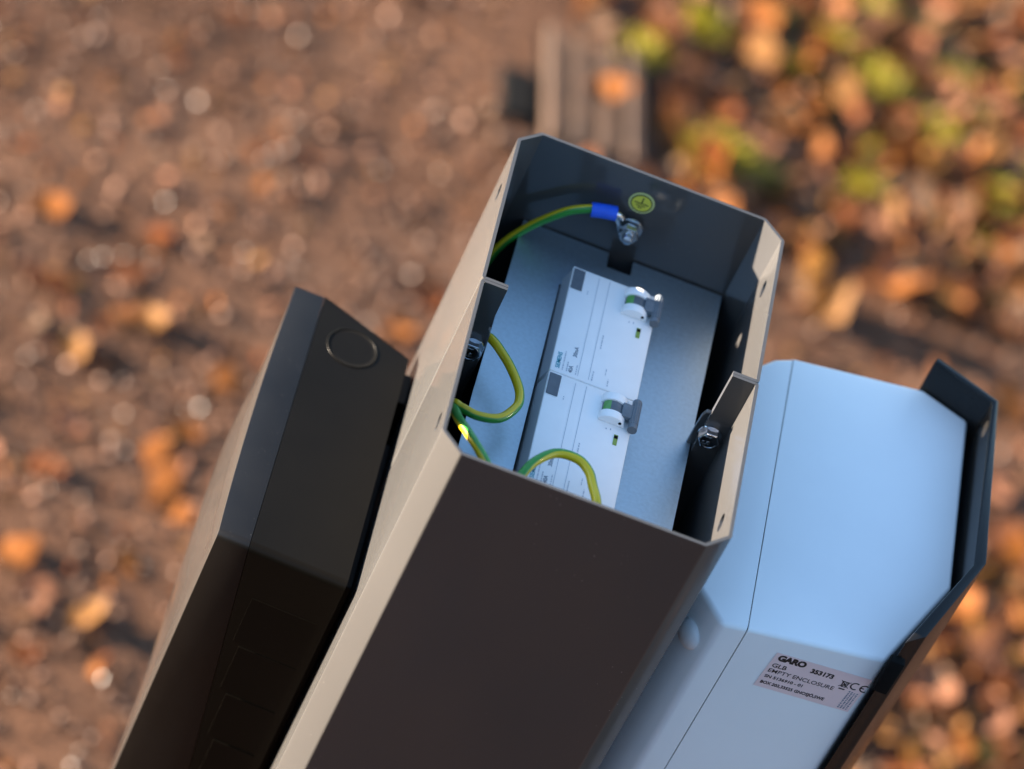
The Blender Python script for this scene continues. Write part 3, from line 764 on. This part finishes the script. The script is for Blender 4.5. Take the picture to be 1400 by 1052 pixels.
# small leaf scraps: uncountable litter, leaving the moss tufts bare
MOSSP = [(0.292, 1.600), (0.186, 1.720), (0.402, 1.868), (0.39, 1.746), (0.449, 1.825), (0.523, 1.772), (0.56, 1.832), (0.529, 1.892), (0.452, 1.645), (0.342, 1.595), (0.586, 1.625), (0.352, 1.787), (0.326, 1.862), (0.241, 1.798), (0.47, 1.72), (0.62, 1.90), (0.64, 1.76), (0.29, 1.93), (0.50, 1.95), (0.43, 1.95), (0.60, 1.70)]
VV, FF, MI_ = [], [], []
for k in range(11000):
    x, y = rng.uniform(-0.5, 0.85), rng.uniform(0.45, 2.25)
    dense = x > 0.12 and (y > 1.5 or y < 1.25)
    if not dense and rng.random() < 0.80: continue
    if any((x-a)**2 + (y-b)**2 < 0.026**2 for a, b in MOSSP): continue
    q_ = Vector((x, y)) - dc
    if abs(q_.dot(du)) < 0.088 and -0.055 < q_.dot(dv) < 0.15: continue
    s = rng.uniform(0.005, 0.024) if dense else rng.uniform(0.004, 0.009); R = Euler((rng.gauss(0, 0.45), rng.gauss(0, 0.45), rng.uniform(0, 6.3))).to_matrix(); b = len(VV)
    z = hgt(x, y) + s*0.35
    for p in ((-1, -0.3, 0.15), (0.1, -0.7, -0.1), (1, 0.0, 0.2), (0.2, 0.6, -0.05), (-0.6, 0.5, 0.1)):
        q = R @ Vector(p) * s; VV.append((x+q.x, y+q.y, z+q.z))
    FF += [(b, b+1, b+3), (b, b+3, b+4), (b+1, b+2, b+3)]; MI_ += [rng.choice((0, 2, 5, 5, 1, 3, 4))]*3
me = bpy.data.meshes.new('leaf_litter'); me.from_pydata(VV, [], FF); me.polygons.foreach_set('material_index', MI_)
tag(link('leaf_litter', me, LEAFM), 'crumbled leaf scraps strewn over the path', 'leaf litter', kind='stuff')

# ------------------------------------------------------------------ moss and grass tufts
MOSSM = [mat('moss_lime', (0.26, 0.225, 0.012), 0.6, var=(60, 0.3), trans=(0.42, 0.37, 0.015)), mat('moss_olive', (0.10, 0.092, 0.02), 0.6, var=(60, 0.3), trans=(0.16, 0.15, 0.02))]
def moss_mesh(seed, mt):
    r = random.Random(seed); V_, F_ = [], []
    for k in range(420):
        a, d = r.uniform(0, 6.283), math.sqrt(r.random())
        bx, by = d*math.cos(a), d*math.sin(a); h_ = (1-0.75*d*d)*r.uniform(0.35, 0.7)
        le = r.uniform(0, 6.283); lx, ly = math.cos(le)*0.22 + bx*0.3, math.sin(le)*0.22 + by*0.3
        px, py = -math.sin(le)*0.05, math.cos(le)*0.05; b = len(V_)
        V_ += [(bx-px, by-py, 0), (bx+px, by+py, 0), (bx+lx*0.5+px, by+ly*0.5+py, h_*0.65), (bx+lx*0.5-px, by+ly*0.5-py, h_*0.65), (bx+lx, by+ly, h_)]
        F_ += [(b, b+1, b+2, b+3), (b+3, b+2, b+4)]
    me = bpy.data.meshes.new('moss'); me.from_pydata(V_, [], F_); me.materials.append(mt); return me
MM = [moss_mesh(1, MOSSM[0]), moss_mesh(2, MOSSM[1]), moss_mesh(3, MOSSM[0])]
GM = 'moss tufts in the leaf litter'
def put_moss(x, y, s, me, label, group=GM):
    o = bpy.data.objects.new('moss_tuft', me); col.objects.link(o); o.location = (x, y, hgt(x, y)-0.002)
    o.rotation_euler = (0, 0, rng.uniform(0, 6.28)); o.scale = (s, s*rng.uniform(0.7, 1.1), s*0.9)
    tag(o, label, 'moss', group)
put_moss(0.292, 1.600, 0.044, MM[0], 'brightest lime green moss tuft, just behind the post rim')
put_moss(0.186, 1.720, 0.032, MM[2], 'lime green moss tuft beside the drain grate')
for i, (x, y) in enumerate(MOSSP[2:]):
    put_moss(x, y, rng.uniform(0.026, 0.038), MM[i % 3], 'olive green moss tuft among leaves in the top right')
for x, y in [(0.58, 0.921), (0.645, 0.929)]: put_moss(x, y, 0.022, MM[1], 'green moss tuft among leaves in the bottom right corner')

# ------------------------------------------------------------------ unseen hedges added to keep low sky and ground light off the post's front
BLOCKER = mat('hedge_leaves', (0.018, 0.022, 0.010), 0.7, var=(14, 0.4), bump=(60, 0.8, 0.02))
def hedge(a, b, height, depth, label):
    a, b = Vector(a), Vector(b); L = (b-a).length; d = (b-a)/L; n = Vector((-d.y, d.x))
    nx, nz = int(L*5), 20
    bm = bmesh.new()
    def hv(i, j, side):
        s_ = L*i/nx; z = height*j/nz
        k = 0.12*noise.noise(Vector((s_*2.2, z*2.2, side*7))) + 0.06*noise.noise(Vector((s_*7, z*7, side*3)))
        p = a + d*s_ + n*(k if side == 0 else -depth-k)
        return (p.x, p.y, z - 0.02)
    S0 = [[bm.verts.new(hv(i, j, 0)) for i in range(nx+1)] for j in range(nz+1)]
    S1 = [[bm.verts.new(hv(i, j, 1)) for i in range(nx+1)] for j in range(nz+1)]
    for j in range(nz):
        for i in range(nx):
            bm.faces.new((S0[j][i], S0[j][i+1], S0[j+1][i+1], S0[j+1][i])); bm.faces.new((S1[j][i+1], S1[j][i], S1[j+1][i], S1[j+1][i+1]))
    for i in range(nx): bm.faces.new((S0[nz][i], S0[nz][i+1], S1[nz][i+1], S1[nz][i]))
    for j in range(nz):
        bm.faces.new((S0[j][0], S0[j+1][0], S1[j+1][0], S1[j][0])); bm.faces.new((S0[j][nx], S1[j][nx], S1[j+1][nx], S0[j+1][nx]))
    tag(obj('hedge', bm, BLOCKER), label, 'hedge', 'added light blockers out of view')
hedge((-9, -4.6), (9, -4.6), 2.9, 0.9, 'long dark green blocker added out of view to keep low sky off the post front')
hedge((-6.0, -1.25), (-6.0, -4.4), 2.6, 0.8, 'short dark green blocker added out of view to shade the ground before the post')
